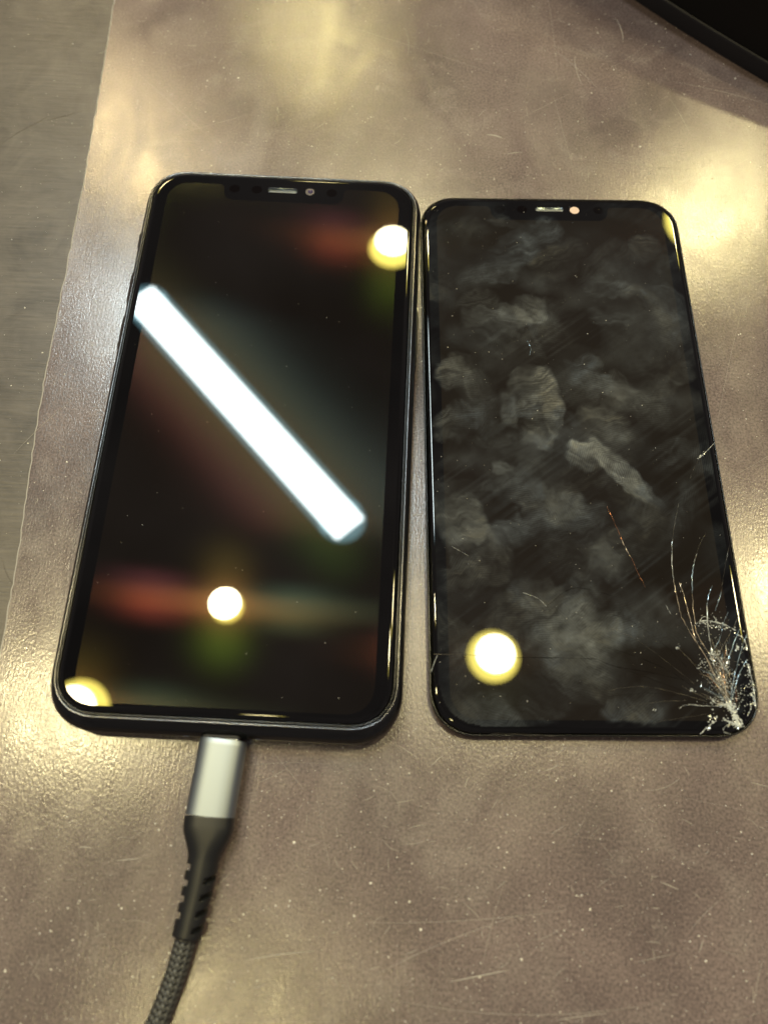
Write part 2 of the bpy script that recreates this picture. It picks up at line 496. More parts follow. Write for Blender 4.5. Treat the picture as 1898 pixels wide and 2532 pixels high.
# ------------------------------------------------------------------ the charging phone
PX, PY = 0.55, 0.0
phone = tag(empty('smartphone', PX, PY, 0), 'whole black smartphone with clean shiny screen, plugged into the charging cable', 'phone')
W2, H2, RC = 37.85, 75.45, 11.6
prof = [(5.0, 0.0), (2.6, 0.02), (1.4, 0.18), (0.62, 0.62), (0.20, 1.35), (0.03, 2.4), (0.0, 4.1), (0.06, 5.2), (0.33, 6.2), (0.75, 6.95), (1.15, 7.34), (1.5, 7.5), (1.62, 7.5), (1.70, 7.38), (1.72, 7.0)]
def chin(y, z):                      # the lower end of the frame bulges out below the glass
    return y - 1.35 * max(0, min(1, (7.3 - z) / 2.2)) * max(0, min(1, (-y - 55) / 12))
rings = [[(x, chin(y, z), z) for x, y in rrect(W2 - i, H2 - i, RC - i, 20)] for i, z in prof]
v, f = loft(rings)
fr = link('frame', mesh('frame', v, f), M_FRAME, phone, True)
v, f = loft([[(x, y, z) for x, y in rrect(W2 - i, H2 - i, RC - i, 20)] for i, z in ((5.0, 0.002), (5.2, 0.002))])
bk = [(x, y, 0.001) for x, y in rrect(W2 - 5.0, H2 - 5.0, RC - 5.0, 20)]
link('back_cover', mesh('back_cover', bk, [tuple(range(len(bk)))[::-1]]), M_BLACK, phone)
# rim highlight, put in as a ring of paler metal where the frame meets the glass
v, f = loft([[(x, chin(y, z), z) for x, y in rrect(W2 - i, H2 - i, RC - i, 20)] for i, z in ((1.08, 7.34), (1.16, 7.45), (1.26, 7.50), (1.38, 7.53), (1.46, 7.50))])
link('rim_highlight', mesh('rim_highlight', v, f), plain('rim_highlight_metal', (0.11, 0.11, 0.115), 0.18, 1.0), phone, True)
# plastic gasket between metal and glass
gp = [(1.76, 7.0), (1.78, 7.55), (1.86, 7.72), (2.02, 7.78), (2.18, 7.72), (2.24, 7.5), (2.25, 7.0)]
v, f = loft([[(x, y, z) for x, y in rrect(W2 - i, H2 - i, RC - i, 20)] for i, z in gp])
link('screen_gasket', mesh('screen_gasket', v, f), M_RIM, phone, True)
ZG = 8.3
gl = [(3.62, ZG), (3.50, ZG - 0.002), (3.30, ZG - 0.02), (3.08, ZG - 0.065), (2.86, ZG - 0.145), (2.66, ZG - 0.27), (2.50, ZG - 0.43), (2.38, ZG - 0.62), (2.31, ZG - 0.85), (2.29, ZG - 1.3)]
disp = display_outline(31.7, -71.2, 69.7, 6.6, 16.4, 64.3)
slot = slot_outline(-0.4, 68.45, 4.15, 0.85)
(hv, hf), (lv, lf) = glass_ring(W2, H2, RC, gl, disp, ZG, slot)
bez_o = link('cover_glass', mesh('cover_glass', hv, hf), M_BEZEL, phone)
link('rolled_edge', mesh('rolled_edge', lv, [q[::-1] for q in lf]), M_BEZEL, bez_o, True)
dv, df = poly_holes(disp, [], ZG)
link('display', mesh('display', dv, df), M_DISP, phone)
speaker(bez_o, -0.4, 68.45, 4.15, 0.85, ZG, 0.75)
for sx in (-13.6, -7.5, 13.1):
    v, f = disc(sx, 68.3, ZG + 0.004, 1.45, 1.35)
    link('sensor', mesh('sensor', v, f), M_SENSOR, bez_o)
def dome(cx, cy, z, r, h, n=20, m=5):
    rg = [[(cx + r * math.cos(R(90 * j / m)) * math.cos(2 * math.pi * i / n), cy + r * math.cos(R(90 * j / m)) * math.sin(2 * math.pi * i / n), z + h * math.sin(R(90 * j / m))) for i in range(n)] for j in range(m)]
    v, f = loft(rg, close_last=True)
    return v, f
v, f = disc(7.1, 68.35, ZG + 0.004, 1.25, 1.2)
fc = link('front_camera', mesh('front_camera', v, f), M_LENSRING, bez_o)
v, f = dome(7.25, 68.4, ZG + 0.006, 0.62, 0.22)
link('lens', mesh('lens', v, f), M_LENS, bez_o, True)
def side_key(side, y0, y1, name):
    """slim key on the flank"""
    x = side * W2
    n = 10; V = []
    ys = [y0 + (y1 - y0) * i / n for i in range(n + 1)]
    sec = [(-0.25, 2.9), (0.28, 3.0), (0.36, 3.4), (0.36, 4.9), (0.28, 5.3), (-0.25, 5.4)]
    rg = [[(x + side * (dx if 0 < i < n else min(dx, 0.15)), y, z) for dx, z in sec] for i, y in enumerate(ys)]
    v, f = loft(rg, True, True)
    return link(name, mesh(name, v, f), M_FRAME, phone)
side_key(1, 16, 34, 'side_button')
side_key(-1, 31, 41, 'volume_button')
side_key(-1, 17, 27, 'volume_button')
side_key(-1, 49, 54, 'mute_switch')
# bottom: connector socket and two screws
def yring(cx, cy, cz, pts):
    return [(cx + x, cy, cz + z) for x, z in pts]
so = slot_outline(0, 0, 4.6, 1.55)
v, f = loft([yring(0, -H2 - 1.31, 4.1, so), yring(0, -H2 - 0.85, 4.1, so)], False, False)
v2, f2 = [], []
link('charging_port', mesh('charging_port', v, f + [tuple(range(len(so), 2 * len(so)))]), M_BLACK, phone)
for sx in (-7.6, 7.6):
    pts = [(0.85 * math.cos(2 * math.pi * i / 14), 0.85 * math.sin(2 * math.pi * i / 14)) for i in range(14)]
    v, f = loft([yring(sx, -H2 - 1.15, 4.1, pts), yring(sx, -H2 - 1.40, 4.1, [(a * .9, b * .9) for a, b in pts])], False, True)
    link('screw', mesh('screw', v, f), M_STEEL, phone)

# ------------------------------------------------------------------ the cracked screen
QX, QY, QR = 77.4, 1.35, R(2.5)
scr = tag(empty('phone_screen', QX, QY, 0, QR), 'cracked black phone screen covered in fingerprints, shattered at its lower right corner', 'phone screen')
w2, h2, rc = 36.15, 74.0, 10.6
ZS = 3.4
bp = [(0.9, 0.0), (0.55, 0.10), (0.42, 0.4), (0.38, 1.5), (0.5, 1.69)]
v, f = loft([[(x, y, z) for x, y in rrect(w2 - i, h2 - i, rc - i, 20)] for i, z in bp])
link('back_plate', mesh('back_plate', v, f), M_BLACK, scr, True)
rp = [(0.6, 1.7), (0.12, 1.75), (0.0, 1.95), (0.0, 2.45), (0.10, 2.72), (0.28, 2.80), (0.42, 2.74), (0.48, 2.5), (0.5, 2.2)]
v, f = loft([[(x, y, z) for x, y in rrect(w2 - i, h2 - i, rc - i, 20)] for i, z in rp])
link('plastic_frame', mesh('plastic_frame', v, f), M_RIM, scr, True)
gl2 = [(1.98, ZS), (1.86, ZS - 0.002), (1.64, ZS - 0.02), (1.42, ZS - 0.065), (1.20, ZS - 0.145), (1.0, ZS - 0.27), (0.82, ZS - 0.43), (0.68, ZS - 0.62), (0.59, ZS - 0.85), (0.55, ZS - 1.2)]
disp2 = display_outline(31.7, -70.6, 70.4, 6.6, 16.4, 65.6)
slot2 = slot_outline(0.2, 69.55, 4.1, 0.7)
(hv, hf), (lv, lf) = glass_ring(w2, h2, rc, gl2, disp2, ZS, slot2)
cg = link('cover_glass', mesh('cover_glass', hv, hf), M_BEZEL, scr)
link('rolled_edge', mesh('rolled_edge', lv, [q[::-1] for q in lf]), M_BEZEL, cg, True)
dv, df = poly_holes(disp2, [], ZS)
link('display', mesh('display', dv, df), M_DISP_R, scr)
speaker(cg, 0.2, 69.55, 4.1, 0.7, ZS, 0.5)
for sx in (-13.9, -7.6, 14.0):
    v, f = disc(sx, 69.4, ZS + 0.004, 1.45, 1.3)
    link('sensor', mesh('sensor', v, f), M_SENSOR, cg)
v, f = disc(7.2, 69.3, ZS + 0.004, 1.32, 1.25)
link('camera_hole', mesh('camera_hole', v, f), M_HOLE, cg)

# --- grease film with fingerprints
cq, sq = math.cos(QR), math.sin(QR)
def loc(px, py):
    """photo pixel -> screen-local mm"""
    x, y = at(px, py, ZS); x -= QX; y -= QY
    return (x * cq + y * sq, -x * sq + y * cq)
def film():
    stp = 0.30
    hx, hy = w2 - 2.0, h2 - 2.0
    nx, ny = int(2 * hx / stp), int(2 * hy / stp)
    X, Y = np.meshgrid(np.linspace(-hx, hx, nx), np.linspace(-hy, hy, ny))
    rng = np.random.default_rng(5)
    def vnoise(scale, seed):
        r = np.random.default_rng(seed); out = np.zeros_like(X); amp = 1.0; tot = 0
        for o in range(4):
            g = r.random((64, 64)); s = scale / 2 ** o
            u = (X + 200) / s; w = (Y + 200) / s
            i = np.floor(u).astype(int); j = np.floor(w).astype(int); fu = u - i; fw = w - j
            fu = fu * fu * (3 - 2 * fu); fw = fw * fw * (3 - 2 * fw)
            a = g[i % 64, j % 64]; b = g[(i + 1) % 64, j % 64]; c = g[i % 64, (j + 1) % 64]; d = g[(i + 1) % 64, (j + 1) % 64]
            out += amp * ((a * (1 - fu) + b * fu) * (1 - fw) + (c * (1 - fu) + d * fu) * fw); tot += amp; amp *= 0.5
        return out / tot
    n1, n2, n3 = vnoise(16, 1), vnoise(7, 2), vnoise(30, 3)
    G = np.random.default_rng(77).random((128, 128))
    def vn(u, w):
        i = np.floor(u).astype(int); j = np.floor(w).astype(int); fu = u - i; fw = w - j
        fu = fu * fu * (3 - 2 * fu); fw = fw * fw * (3 - 2 * fw)
        a = G[i % 128, j % 128]; b = G[(i + 1) % 128, j % 128]; c = G[i % 128, (j + 1) % 128]; d = G[(i + 1) % 128, (j + 1) % 128]
        return (a * (1 - fu) + b * fu) * (1 - fw) + (c * (1 - fu) + d * fu) * fw
    m = np.zeros_like(X)
    warm = np.clip((n3 - 0.4) * 2.5, 0, 1) * 0.6
    # smears where the photograph shows them: px, py, half width, half height (mm), turn, strength, edge hardness, warmth
    blobs = [(1150, 850, 5.6, 6.4, .1, .55, 5, .8), (1190, 890, 2.5, 4.5, -.2, .5, 4, 1), (1160, 940, 4.6, 3.4, -.3, .42, 3, .9), (1095, 880, 2.0, 5.0, .1, .32, 2, .1),
             (1330, 1010, 9.5, 2.6, -.85, .75, 4, .9), (1270, 985, 4.4, 3.6, -.3, .62, 5, .5), (1385, 1060, 5.0, 2.6, -.8, .5, 2, .3), (1310, 920, 6.5, 4.6, -.2, .3, 2, 1),
             (1000, 1125, 5.0, 5.4, .2, .50, 4, .8), (1030, 1170, 4.0, 5.0, .4, .26, 2, .3), (1110, 1150, 6.0, 4.0, .2, .28, 2, -.6), (1170, 1130, 5.6, 2.6, .1, .28, 2, -.6),
             (1100, 690, 5.0, 3.8, .3, .34, 3, .4), (1150, 670, 4.0, 4.4, -.5, .40, 4, .6), (1060, 700, 6.0, 5.0, .2, .22, 2, -.2), (970, 810, 4.5, 3.6, .2, .38, 3, .6),
             (1115, 545, 7.0, 5.5, .6, .28, 2, -.8), (1170, 500, 6.0, 3.6, .5, .20, 2, -.8), (1060, 590, 7.5, 3.5, .1, .20, 2, -.6), (1310, 620, 7.0, 3.2, -.1, .20, 2, -.6),
             (1330, 680, 5.0, 3.4, .2, .15, 2, -.4), (1385, 540, 3.6, 5.0, 0, .20, 2, .4), (1290, 830, 6.0, 3.5, -.3, .28, 2, -.9), (1380, 870, 7.0, 4.0, -.4, .22, 2, .3),
             (1200, 1330, 7.5, 6.5, .2, .36, 3, .2), (1280, 1360, 5.0, 4.5, -.2, .38, 3, .9), (1250, 1440, 5.5, 7.0, .1, .30, 2, .2), (1140, 1290, 5.0, 3.0, -.4, .28, 2, -.5),
             (1360, 1540, 6.0, 2.2, 0, .24, 2, -.9), (1090, 1010, 2.4, 1.4, -.5, .55, 2, 1), (960, 920, 3.6, 4.0, .2, .26, 2, .2), (1180, 1070, 7.0, 3.5, .1, .26, 2, .1),
             (1330, 1190, 5.5, 4.5, .2, .18, 2, .6), (1420, 1150, 7.0, 6.0, .2, .10, 1, .6), (1000, 1250, 5.0, 4.0, .2, .22, 2, .7), (1260, 790, 4.5, 2.5, .1, .22, 2, -.8),
             (1250, 1110, 6.5, 3.5, -.1, .26, 2, .4), (1220, 1080, 3.0, 5.0, 1.0, .22, 2, .2), (1440, 700, 4.0, 8.0, 0, .10, 1, .1), (1010, 500, 5.0, 4.0, .3, .12, 1, .6)]
    rb = random.Random(41)
    for k in range(110):                                # fainter prints and drags between them
        px, py = rb.uniform(925, 1560), rb.uniform(470, 1560)
        if px > 1400 and py > 1150: continue
        blobs.append((px, py, rb.uniform(2.5, 8), rb.uniform(1.6, 5), rb.uniform(-1.2, 1.2), rb.uniform(.03, .13), rb.uniform(1, 4), rb.uniform(-.9, .6)))
    for k, (px, py, a, b, rot, st, hard, wm) in enumerate(blobs):
        cx, cy = loc(px, py); c, s = math.cos(rot), math.sin(rot)
        dx, dy = X - cx + (n2 - .5) * 4.0 + (n1 - .5) * 5.5, Y - cy + (vn(X / 3 + 9, Y / 3) - .5) * 3.0 + (vn(X / 1.1, Y / 1.1 + 31) - .5) * 1.0
        u, w = (dx * c + dy * s) / (a * 1.25), (-dx * s + dy * c) / (b * 1.25)
        d = (np.abs(u) ** 2.6 + np.abs(w) ** 2.6) ** (1 / 2.6)
        q = np.clip((1.0 - d) * (0.8 + hard * 1.05), 0, 1)
        # wiped: fades out towards one side, with streaks along the stroke
        g = rb.uniform(0, 6.28)
        fade = np.clip(0.64 + 0.52 * (u * math.cos(g) + w * math.sin(g)), 0.08, 1.15)
        al = rot + rb.uniform(-.6, .6)
        su, sw = (dx * math.cos(al) + dy * math.sin(al)), (-dx * math.sin(al) + dy * math.cos(al))
        streak = 0.30 + 1.05 * vn(su / 5 + k, sw / 0.55 + k) * (0.5 + vn(su / 1.5 + 3 * k, sw / 1.3))
        q = q * fade * streak
        m = 1 - (1 - m) * (1 - np.clip(q * st, 0, .9))
        warm = warm * (1 - q) + (0.5 + 0.5 * wm) * q
    base = np.clip((vn(X / 9 + n1 * 2, Y / 6 + n2) - .35) * 1.5, 0, 1) * np.clip((n3 - .30) * 3.5, 0, 1)
    wipe = np.clip(vn((X * .8 + Y * .6) / 14, (-X * .6 + Y * .8) / .7 + 50) - .45, 0, 1) * np.clip((vn(X / 14 + 7, Y / 14 + 3) - .4) * 3, 0, 1)
    m = m + base * 0.15 + wipe * 0.14
    m = m * np.clip((vnoise(2.2, 9) * 1.1 + 0.45), 0.3, 1.5)
    # clean strip at the outer edge
    verts = np.stack([X.ravel(), Y.ravel(), np.full(X.size, ZS + 0.012)], 1) * S
    idx = np.arange(X.size).reshape(ny, nx)
    a, b, c, d = idx[:-1, :-1].ravel(), idx[:-1, 1:].ravel(), idx[1:, 1:].ravel(), idx[1:, :-1].ravel()
    faces = np.stack([a, b, c, d], 1)
    rr = rc - 2.0                                  # drop cells outside the rounded corners and over the speaker
    cxm, cym = np.abs(X.ravel()), np.abs(Y.ravel())
    outside = (cxm > hx - rr) & (cym > hy - rr) & ((cxm - hx + rr) ** 2 + (cym - hy + rr) ** 2 > (rr - .2) ** 2)
    sl = (np.abs(X.ravel() - 0.2) < 4.5) & (np.abs(Y.ravel() - 69.55) < 1.1)
    bad = outside | sl
    faces = faces[~(bad[faces].any(1))]
    me = bpy.data.meshes.new('fingerprint_film')
    me.from_pydata(verts.tolist(), [], faces.tolist())
    at1 = me.attributes.new('grease', 'FLOAT', 'POINT'); at1.data.foreach_set('value', m.ravel().astype(np.float32))
    at2 = me.attributes.new('warmth', 'FLOAT', 'POINT'); at2.data.foreach_set('value', warm.ravel().astype(np.float32))
    t = NT('finger_grease')
    ga = t.new('Attribute', attribute_name='grease'); wa = t.new('Attribute', attribute_name='warmth')
    vec = t.coords()
    # fine ridges with a direction that changes from patch to patch
    vor = t.new('TexVoronoi'); t.l(vec, vor.inputs['Vector']); vor.inputs['Scale'].default_value = 95
    rot = t.new('VectorRotate', rotation_type='Z_AXIS'); t.l(vec, rot.inputs['Vector'])
    t.l(t.math('MULTIPLY', vor.outputs['Color'], 3.1), rot.inputs['Angle'])
    wv = t.new('TexWave'); t.l(rot.outputs[0], wv.inputs['Vector']); t.set(wv, Scale=620, Distortion=6.0, Detail=2, Detail_Scale=0.5)
    fine = t.noise(vec, 1800, 3, 0.6)
    fac = t.math('MULTIPLY', ga.outputs['Fac'], t.math('ADD', t.math('MULTIPLY', wv.outputs['Fac'], 0.45), 0.70))
    fac = t.math('MULTIPLY', fac, t.math('ADD', t.math('MULTIPLY', fine, 0.9), 0.5))
    fac = t.math('MULTIPLY', fac, 0.23, clamp=True)
    col = t.mix(wa.outputs['Fac'], (0.50, 0.61, 0.78), (0.68, 0.69, 0.64))
    dif = t.new('BsdfDiffuse'); t.l(col, dif.inputs['Color'])
    tr = t.new('BsdfTransparent')
    mx = t.new('MixShader'); t.l(fac, mx.inputs[0]); t.l(tr.outputs[0], mx.inputs[1]); t.l(dif.outputs[0], mx.inputs[2])
    o = link('fingerprint_film', me, t.done(mx.outputs[0]), scr)
    o['kind'] = 'stuff'
film()

# --- cracks
rk = random.Random(23)
def smooth_path(pts, n=6):
    out = []
    P = [pts[0]] + list(pts) + [pts[-1]]
    for i in range(1, len(P) - 2):
        p0, p1, p2, p3 = P[i - 1], P[i], P[i + 1], P[i + 2]
        for k in range(n):
            u = k / n
            out.append(tuple(0.5 * (2 * p1[d] + (-p0[d] + p2[d]) * u + (2 * p0[d] - 5 * p1[d] + 4 * p2[d] - p3[d]) * u * u + (-p0[d] + 3 * p1[d] - 3 * p2[d] + p3[d]) * u ** 3) for d in (0, 1)))
    out.append(tuple(pts[-1]))
    return out
def crack_mesh(pts, w0, w1, jit=0.05):
    """a splinter-edged fissure: uneven faceted sliver along the path"""
    n = len(pts); V, F = [], []
    for i, (x, y) in enumerate(pts):
        a = pts[max(0, i - 1)]; b = pts[min(n - 1, i + 1)]
        dx, dy = b[0] - a[0], b[1] - a[1]; L = math.hypot(dx, dy) or 1
        u = i / (n - 1); w = (w0 + (w1 - w0) * u) * rk.uniform(0.15, 1.5) / 2 * (1 if 0 < i < n - 1 else 0.3)
        nx, ny = -dy / L, dx / L
        x += nx * rk.gauss(0, jit); y += ny * rk.gauss(0, jit)
        V += [(x + nx * w, y + ny * w, ZS + 0.018), (x, y, ZS + 0.018 + abs(w) * rk.uniform(0.2, 1.5)), (x - nx * w, y - ny * w, ZS + 0.018)]
    for i in range(n - 1):
        k = 3 * i
        F += [(k + 1, k, k + 3, k + 4), (k + 2, k + 1, k + 4, k + 5)]
    return mesh('crack', V, F)
def zp(x, y):
    """point in the enlarged detail of the broken corner -> screen-local mm"""
    return loc((1500 + x * 0.35252) * 1658 / 1898, (1080 + y * 0.35262) * 1658 / 1898)
main = [  # path in the detail view, start width, end width, material
    ([(845, 1880), (700, 1560), (600, 1400), (520, 1260)], .22, .14, 1), ([(520, 1260), (480, 1080), (466, 1000)], .16, .22, 1), ([(466, 1000), (455, 860), (460, 715)], .14, .30, 0), ([(460, 715), (475, 610), (500, 470)], .10, .04, 3),
    ([(760, 1580), (640, 1400), (612, 1250), (598, 1100)], .16, .16, 1), ([(598, 1100), (597, 980), (610, 890)], .22, .30, 2), ([(610, 890), (640, 780), (695, 672)], .16, .07, 3),
    ([(745, 1530), (715, 1400), (700, 1180)], .18, .22, 0), ([(700, 1180), (720, 1090), (740, 1040)], .18, .05, 2), ([(620, 1420), (575, 1250), (540, 1110), (505, 1020)], .18, .16, 1),
    ([(755, 1225), (790, 1130), (800, 1090)], .08, .34, 2), ([(800, 1090), (815, 1010)], .12, .04, 3), ([(800, 1060), (850, 800), (865, 760)], .05, .08, 3),
    ([(640, 1302), (690, 1290), (750, 1300), (830, 1320), (905, 1360)], .24, .44, 0), ([(650, 1290), (680, 1262), (720, 1275)], .14, .2, 0), ([(745, 1255), (770, 1290)], .3, .4, 0),
    ([(845, 1880), (700, 1700), (560, 1540), (480, 1470)], .16, .14, 3), ([(850, 1885), (700, 1890), (560, 1880), (505, 1908)], .18, .12, 0), ([(840, 1880), (690, 1830), (590, 1785), (525, 1748)], .16, .14, 3),
    ([(935, 2040), (860, 2000), (810, 1985)], .5, .3, 0), ([(940, 2040), (905, 1960), (880, 1910), (855, 1870)], .75, .7, 0), ([(930, 2035), (890, 1940), (860, 1890)], .5, .5, 0), ([(855, 1872), (800, 1880), (750, 1860), (720, 1820)], .5, .26, 0),
    ([(860, 1880), (890, 1700), (940, 1500), (985, 1380)], .2, .18, 2), ([(870, 1860), (920, 1680), (960, 1600), (985, 1560)], .2, .18, 2), ([(720, 1530), (790, 1420), (815, 1310), (850, 1230)], .16, .12, 2), ([(760, 1560), (840, 1420), (905, 1300), (945, 1170)], .14, .08, 3),
    ([(850, 1560), (900, 1420), (940, 1330)], .2, .12, 2), ([(985, 1590), (1010, 1680), (1030, 1780), (1035, 1850)], .34, .4, 0), ([(920, 1390), (960, 1420), (985, 1500)], .34, .4, 0), ([(1000, 1800), (1035, 1840), (1040, 1900)], .5, .4, 0),
    ([(870, 2085), (820, 2070), (830, 2030), (900, 2018)], .14, .16, 0), ([(650, 2090), (690, 2050), (740, 2010), (770, 1990)], .2, .3, 0), ([(985, 1960), (1010, 1900), (1000, 1880)], .3, .3, 0),
    ([(755, 40), (700, 100), (645, 150)], .22, .26, 0), ([(645, 150), (610, 220), (580, 300)], .08, .04, 3),
    ([(0, 490), (60, 620), (105, 725)], .06, .14, 5), ([(105, 725), (140, 800), (172, 850)], .26, .20, 1), ([(172, 850), (215, 950), (268, 1055)], .12, .05, 5), ([(410, 1180), (450, 1245)], .12, .16, 0),
    ([(0, 1590), (200, 1660), (420, 1740), (640, 1830)], .07, .10, 4), ([(0, 1480), (200, 1540), (450, 1650), (650, 1790)], .06, .10, 4), ([(0, 1780), (250, 1750), (500, 1800), (700, 1860)], .06, .10, 3), ([(0, 1820), (300, 1800), (520, 1820)], .06, .08, 4),
    ([(0, 1240), (160, 1290), (380, 1440), (560, 1620)], .06, .10, 4), ([(0, 1330), (200, 1420), (420, 1580), (620, 1740)], .06, .09, 3), ([(130, 1900), (350, 1860), (560, 1850)], .05, .08, 3), ([(300, 2010), (450, 1985), (700, 1945)], .06, .12, 3)]
for pl, a, b, mi in main:
    link('crack', crack_mesh([p for p in smooth_path([zp(*q) for q in pl], 7)], a * .68, b * .68), M_CRACK[mi], cg)
for pl, a, b, mi in [([(935, 1413), (1010, 1415)], .12, .12, 3), ([(1010, 1415), (1090, 1420), (1200, 1421), (1290, 1424)], .14, .10, 4), ([(1290, 1424), (1330, 1440), (1400, 1452), (1480, 1470)], .1, .08, 4), ([(1128, 1280), (1160, 1292), (1180, 1310)], .05, .09, 0), ([(1180, 1310), (1240, 1270), (1330, 1290)], .08, .06, 4), ([(930, 1452), (938, 1430), (944, 1416)], .14, .12, 0), ([(1138, 735), (1146, 752), (1143, 768)], .04, .07, 2), ([(1060, 1590), (1075, 1585), (1200, 1590)], .05, .1, 3), ([(975, 1180), (1010, 1200)], .08, .08, 0)]:
    link('crack', crack_mesh(smooth_path([loc(*q) for q in pl], 9), a, b, 0.02), M_CRACK[mi], cg)
# the fan of fine splinters between the main cracks
def vnear(i):
    return i
for i in range(150):
    u = rk.random()
    bx, by = 860 - 60 * u + rk.gauss(0, 20), 1880 - 330 * u + rk.gauss(0, 25)
    ang = R(rk.uniform(88, 168) if u < .5 else rk.uniform(62, 130))
    L = rk.uniform(60, 420) * (0.6 + 0.4 * rk.random()) * (0.75 if u > .5 else 1)
    if ang < R(95): L *= 0.7
    curl = rk.uniform(-0.28, -0.05) if ang > R(100) else rk.uniform(-0.1, 0.2)
    pts = []; x, y, a = bx, by, ang
    n = 7
    for k in range(n):
        pts.append((x, y)); x += math.cos(a) * L / n; y -= math.sin(a) * L / n; a += curl / n
    mi = rk.choices([0, 1, 2, 3, 3, 3, 4, 5], [3, 4, 2, 5, 4, 4, 3, 1])[0]
    link('crack', crack_mesh([zp(*p) for p in pts], rk.uniform(.05, .16), .04, 0.04), M_CRACK[mi], cg)
# short cross cracks that join the rays into a web
for i in range(46):
    u = rk.uniform(0.08, 1.0); a = R(rk.uniform(75, 165)); rr = 90 + 430 * u * rk.random()
    a1 = a + rk.choice((-1, 1)) * rk.uniform(.05, .16)
    ox, oy = 850, 1850
    p0 = (ox + rr * .62 * math.cos(a), oy - rr * math.sin(a)); p1 = (ox + rr * .62 * math.cos(a1) * rk.uniform(.9, 1.1), oy - rr * math.sin(a1) * rk.uniform(.9, 1.1))
    pm = ((p0[0] + p1[0]) / 2 + rk.gauss(0, 8), (p0[1] + p1[1]) / 2 + rk.gauss(0, 8))
    link('crack', crack_mesh([zp(*q) for q in (p0, pm, p1)], rk.uniform(.05, .14), .05, 0.03), M_CRACK[rk.choice((0, 0, 2, 3, 3))], cg)
# loose crumbs of powdered glass
cv = []
def crumb(x, y, z, r):
    a = rk.uniform(0, 6.28)
    n = 5
    V = [(x + r * rk.uniform(.5, 1.2) * math.cos(a + 6.283 * i / n), y + r * rk.uniform(.5, 1.2) * math.sin(a + 6.283 * i / n), z) for i in range(n)] + [(x + r * rk.uniform(-.4, .4), y + r * rk.uniform(-.4, .4), z + r * rk.uniform(.3, 1.0))]
    return V, [(i, (i + 1) % n, n) for i in range(n)]
def scatter(x0, y0, x1, y1, n, sp, r):
    for i in range(n):
        u = rk.random()
        x, y = zp(x0 + (x1 - x0) * u + rk.gauss(0, sp), y0 + (y1 - y0) * u + rk.gauss(0, sp))
        if abs(x) > w2 - 0.9 or y < -(h2 - 0.9): continue
        cv.append(crumb(x, y, ZS + 0.015, r * rk.uniform(.35, 1.3)))
scatter(935, 2040, 855, 1870, 150, 13, .23); scatter(855, 1880, 740, 1850, 40, 12,.17); scatter(760, 1590, 745, 1500, 60, 22,.17); scatter(690, 1610, 660, 1560, 26, 22,.17)
scatter(935, 2040, 820, 1985, 40, 14,.17); scatter(1035, 1900, 985, 1560, 70, 14,.17); scatter(640, 1300, 905, 1360, 50, 12, .18); scatter(870, 1860, 800, 1560, 150, 45, .15)
scatter(700, 2045, 770, 1940, 26, 18, .24); scatter(980, 1600, 900, 1370, 26, 25, .22); scatter(910, 1480, 915, 1490, 8, 8, .28); scatter(590, 1785, 600, 1790, 8, 12, .18); scatter(480, 1470, 500, 1480, 8, 12, .18)
scatter(330, 1920, 340, 1925, 4, 6, .2); scatter(645, 150, 680, 110, 12, 8, .16); scatter(760, 1880, 700, 1250, 120, 60, .10); scatter(1010, 1780, 860, 1960, 60, 40, .14)
v, f = join(*cv)
o = link('glass_crumbs', mesh('glass_crumbs', v, f), M_CRACK[0], cg); o['kind'] = 'stuff'

# ------------------------------------------------------------------ charging cable
cable = tag(empty('charging_cable', 0.9 + PX, -77.5, 0), 'black braided charging cable with silver plug, plugged into the clean phone', 'cable')
CX0, CY0 = cable.location.x / S, cable.location.y / S
def sweep(path, sec_fn, close=(True, True)):
    """path: (x,y,z) list; sec_fn(i,u) -> list of (side, up) offsets"""
    rg = []
    n = len(path)
    for i, p in enumerate(path):
        a = Vector(path[max(0, i - 1)]); b = Vector(path[min(n - 1, i + 1)])
        d = (b - a).normalized()
        side = Vector((-d.y, d.x, 0)).normalized(); up = d.cross(side) * -1
        if up.z < 0: up = -up
        rg.append([tuple(Vector(p) + side * s + up * h) for s, h in sec_fn(i, i / (n - 1))])
    return loft(rg, *close)
def sup(a, b, n=40, p=2.0):
    out = []
    for i in range(n):
        t_ = 2 * math.pi * i / n
        c, s = math.cos(t_), math.sin(t_)
        k = (abs(c) ** p + abs(s) ** p) ** (-1 / p)
        out.append((a * k * c, b * k * s))
    return out
def stadium(a, b, n=10):
    p = []
    for a0, s in ((-90, 1), (90, -1)):
        for i in range(n + 1):
            t_ = R(a0 + 180 * i / n)
            p.append((s * (a - b) + b * math.cos(t_), b * math.sin(t_)))
    return p
def L3(x, y, z): return (x - CX0, y - CY0, z)
P0, P1 = (1.05, -77.15, 4.3), (0.02, -92.3, 4.2)
# metal tongue going into the socket
v, f = sweep([L3(1.1, -75.6, 4.2), L3(1.05, -78, 4.25)], lambda i, u: stadium(3.3, 0.72))
link('connector', mesh('connector', v, f), M_STEEL, cable)
ps = []
N = 26
for i in range(N):
    u = i / (N - 1); ps.append(L3(*[P0[k] + (P1[k] - P0[k]) * u for k in range(3)]))
def plug_sec(i, u):
    e = 0.0
    if u < 0.03: e = 0.16 * (1 - u / 0.03)
    return sup(4.95 - e, 3.0 - e, 56, 3.0)
v, f = sweep(ps, plug_sec)
pl = link('plug_shell', mesh('plug_shell', v, f), M_PLUG, cable, True); sharp_by_angle(pl, 40)
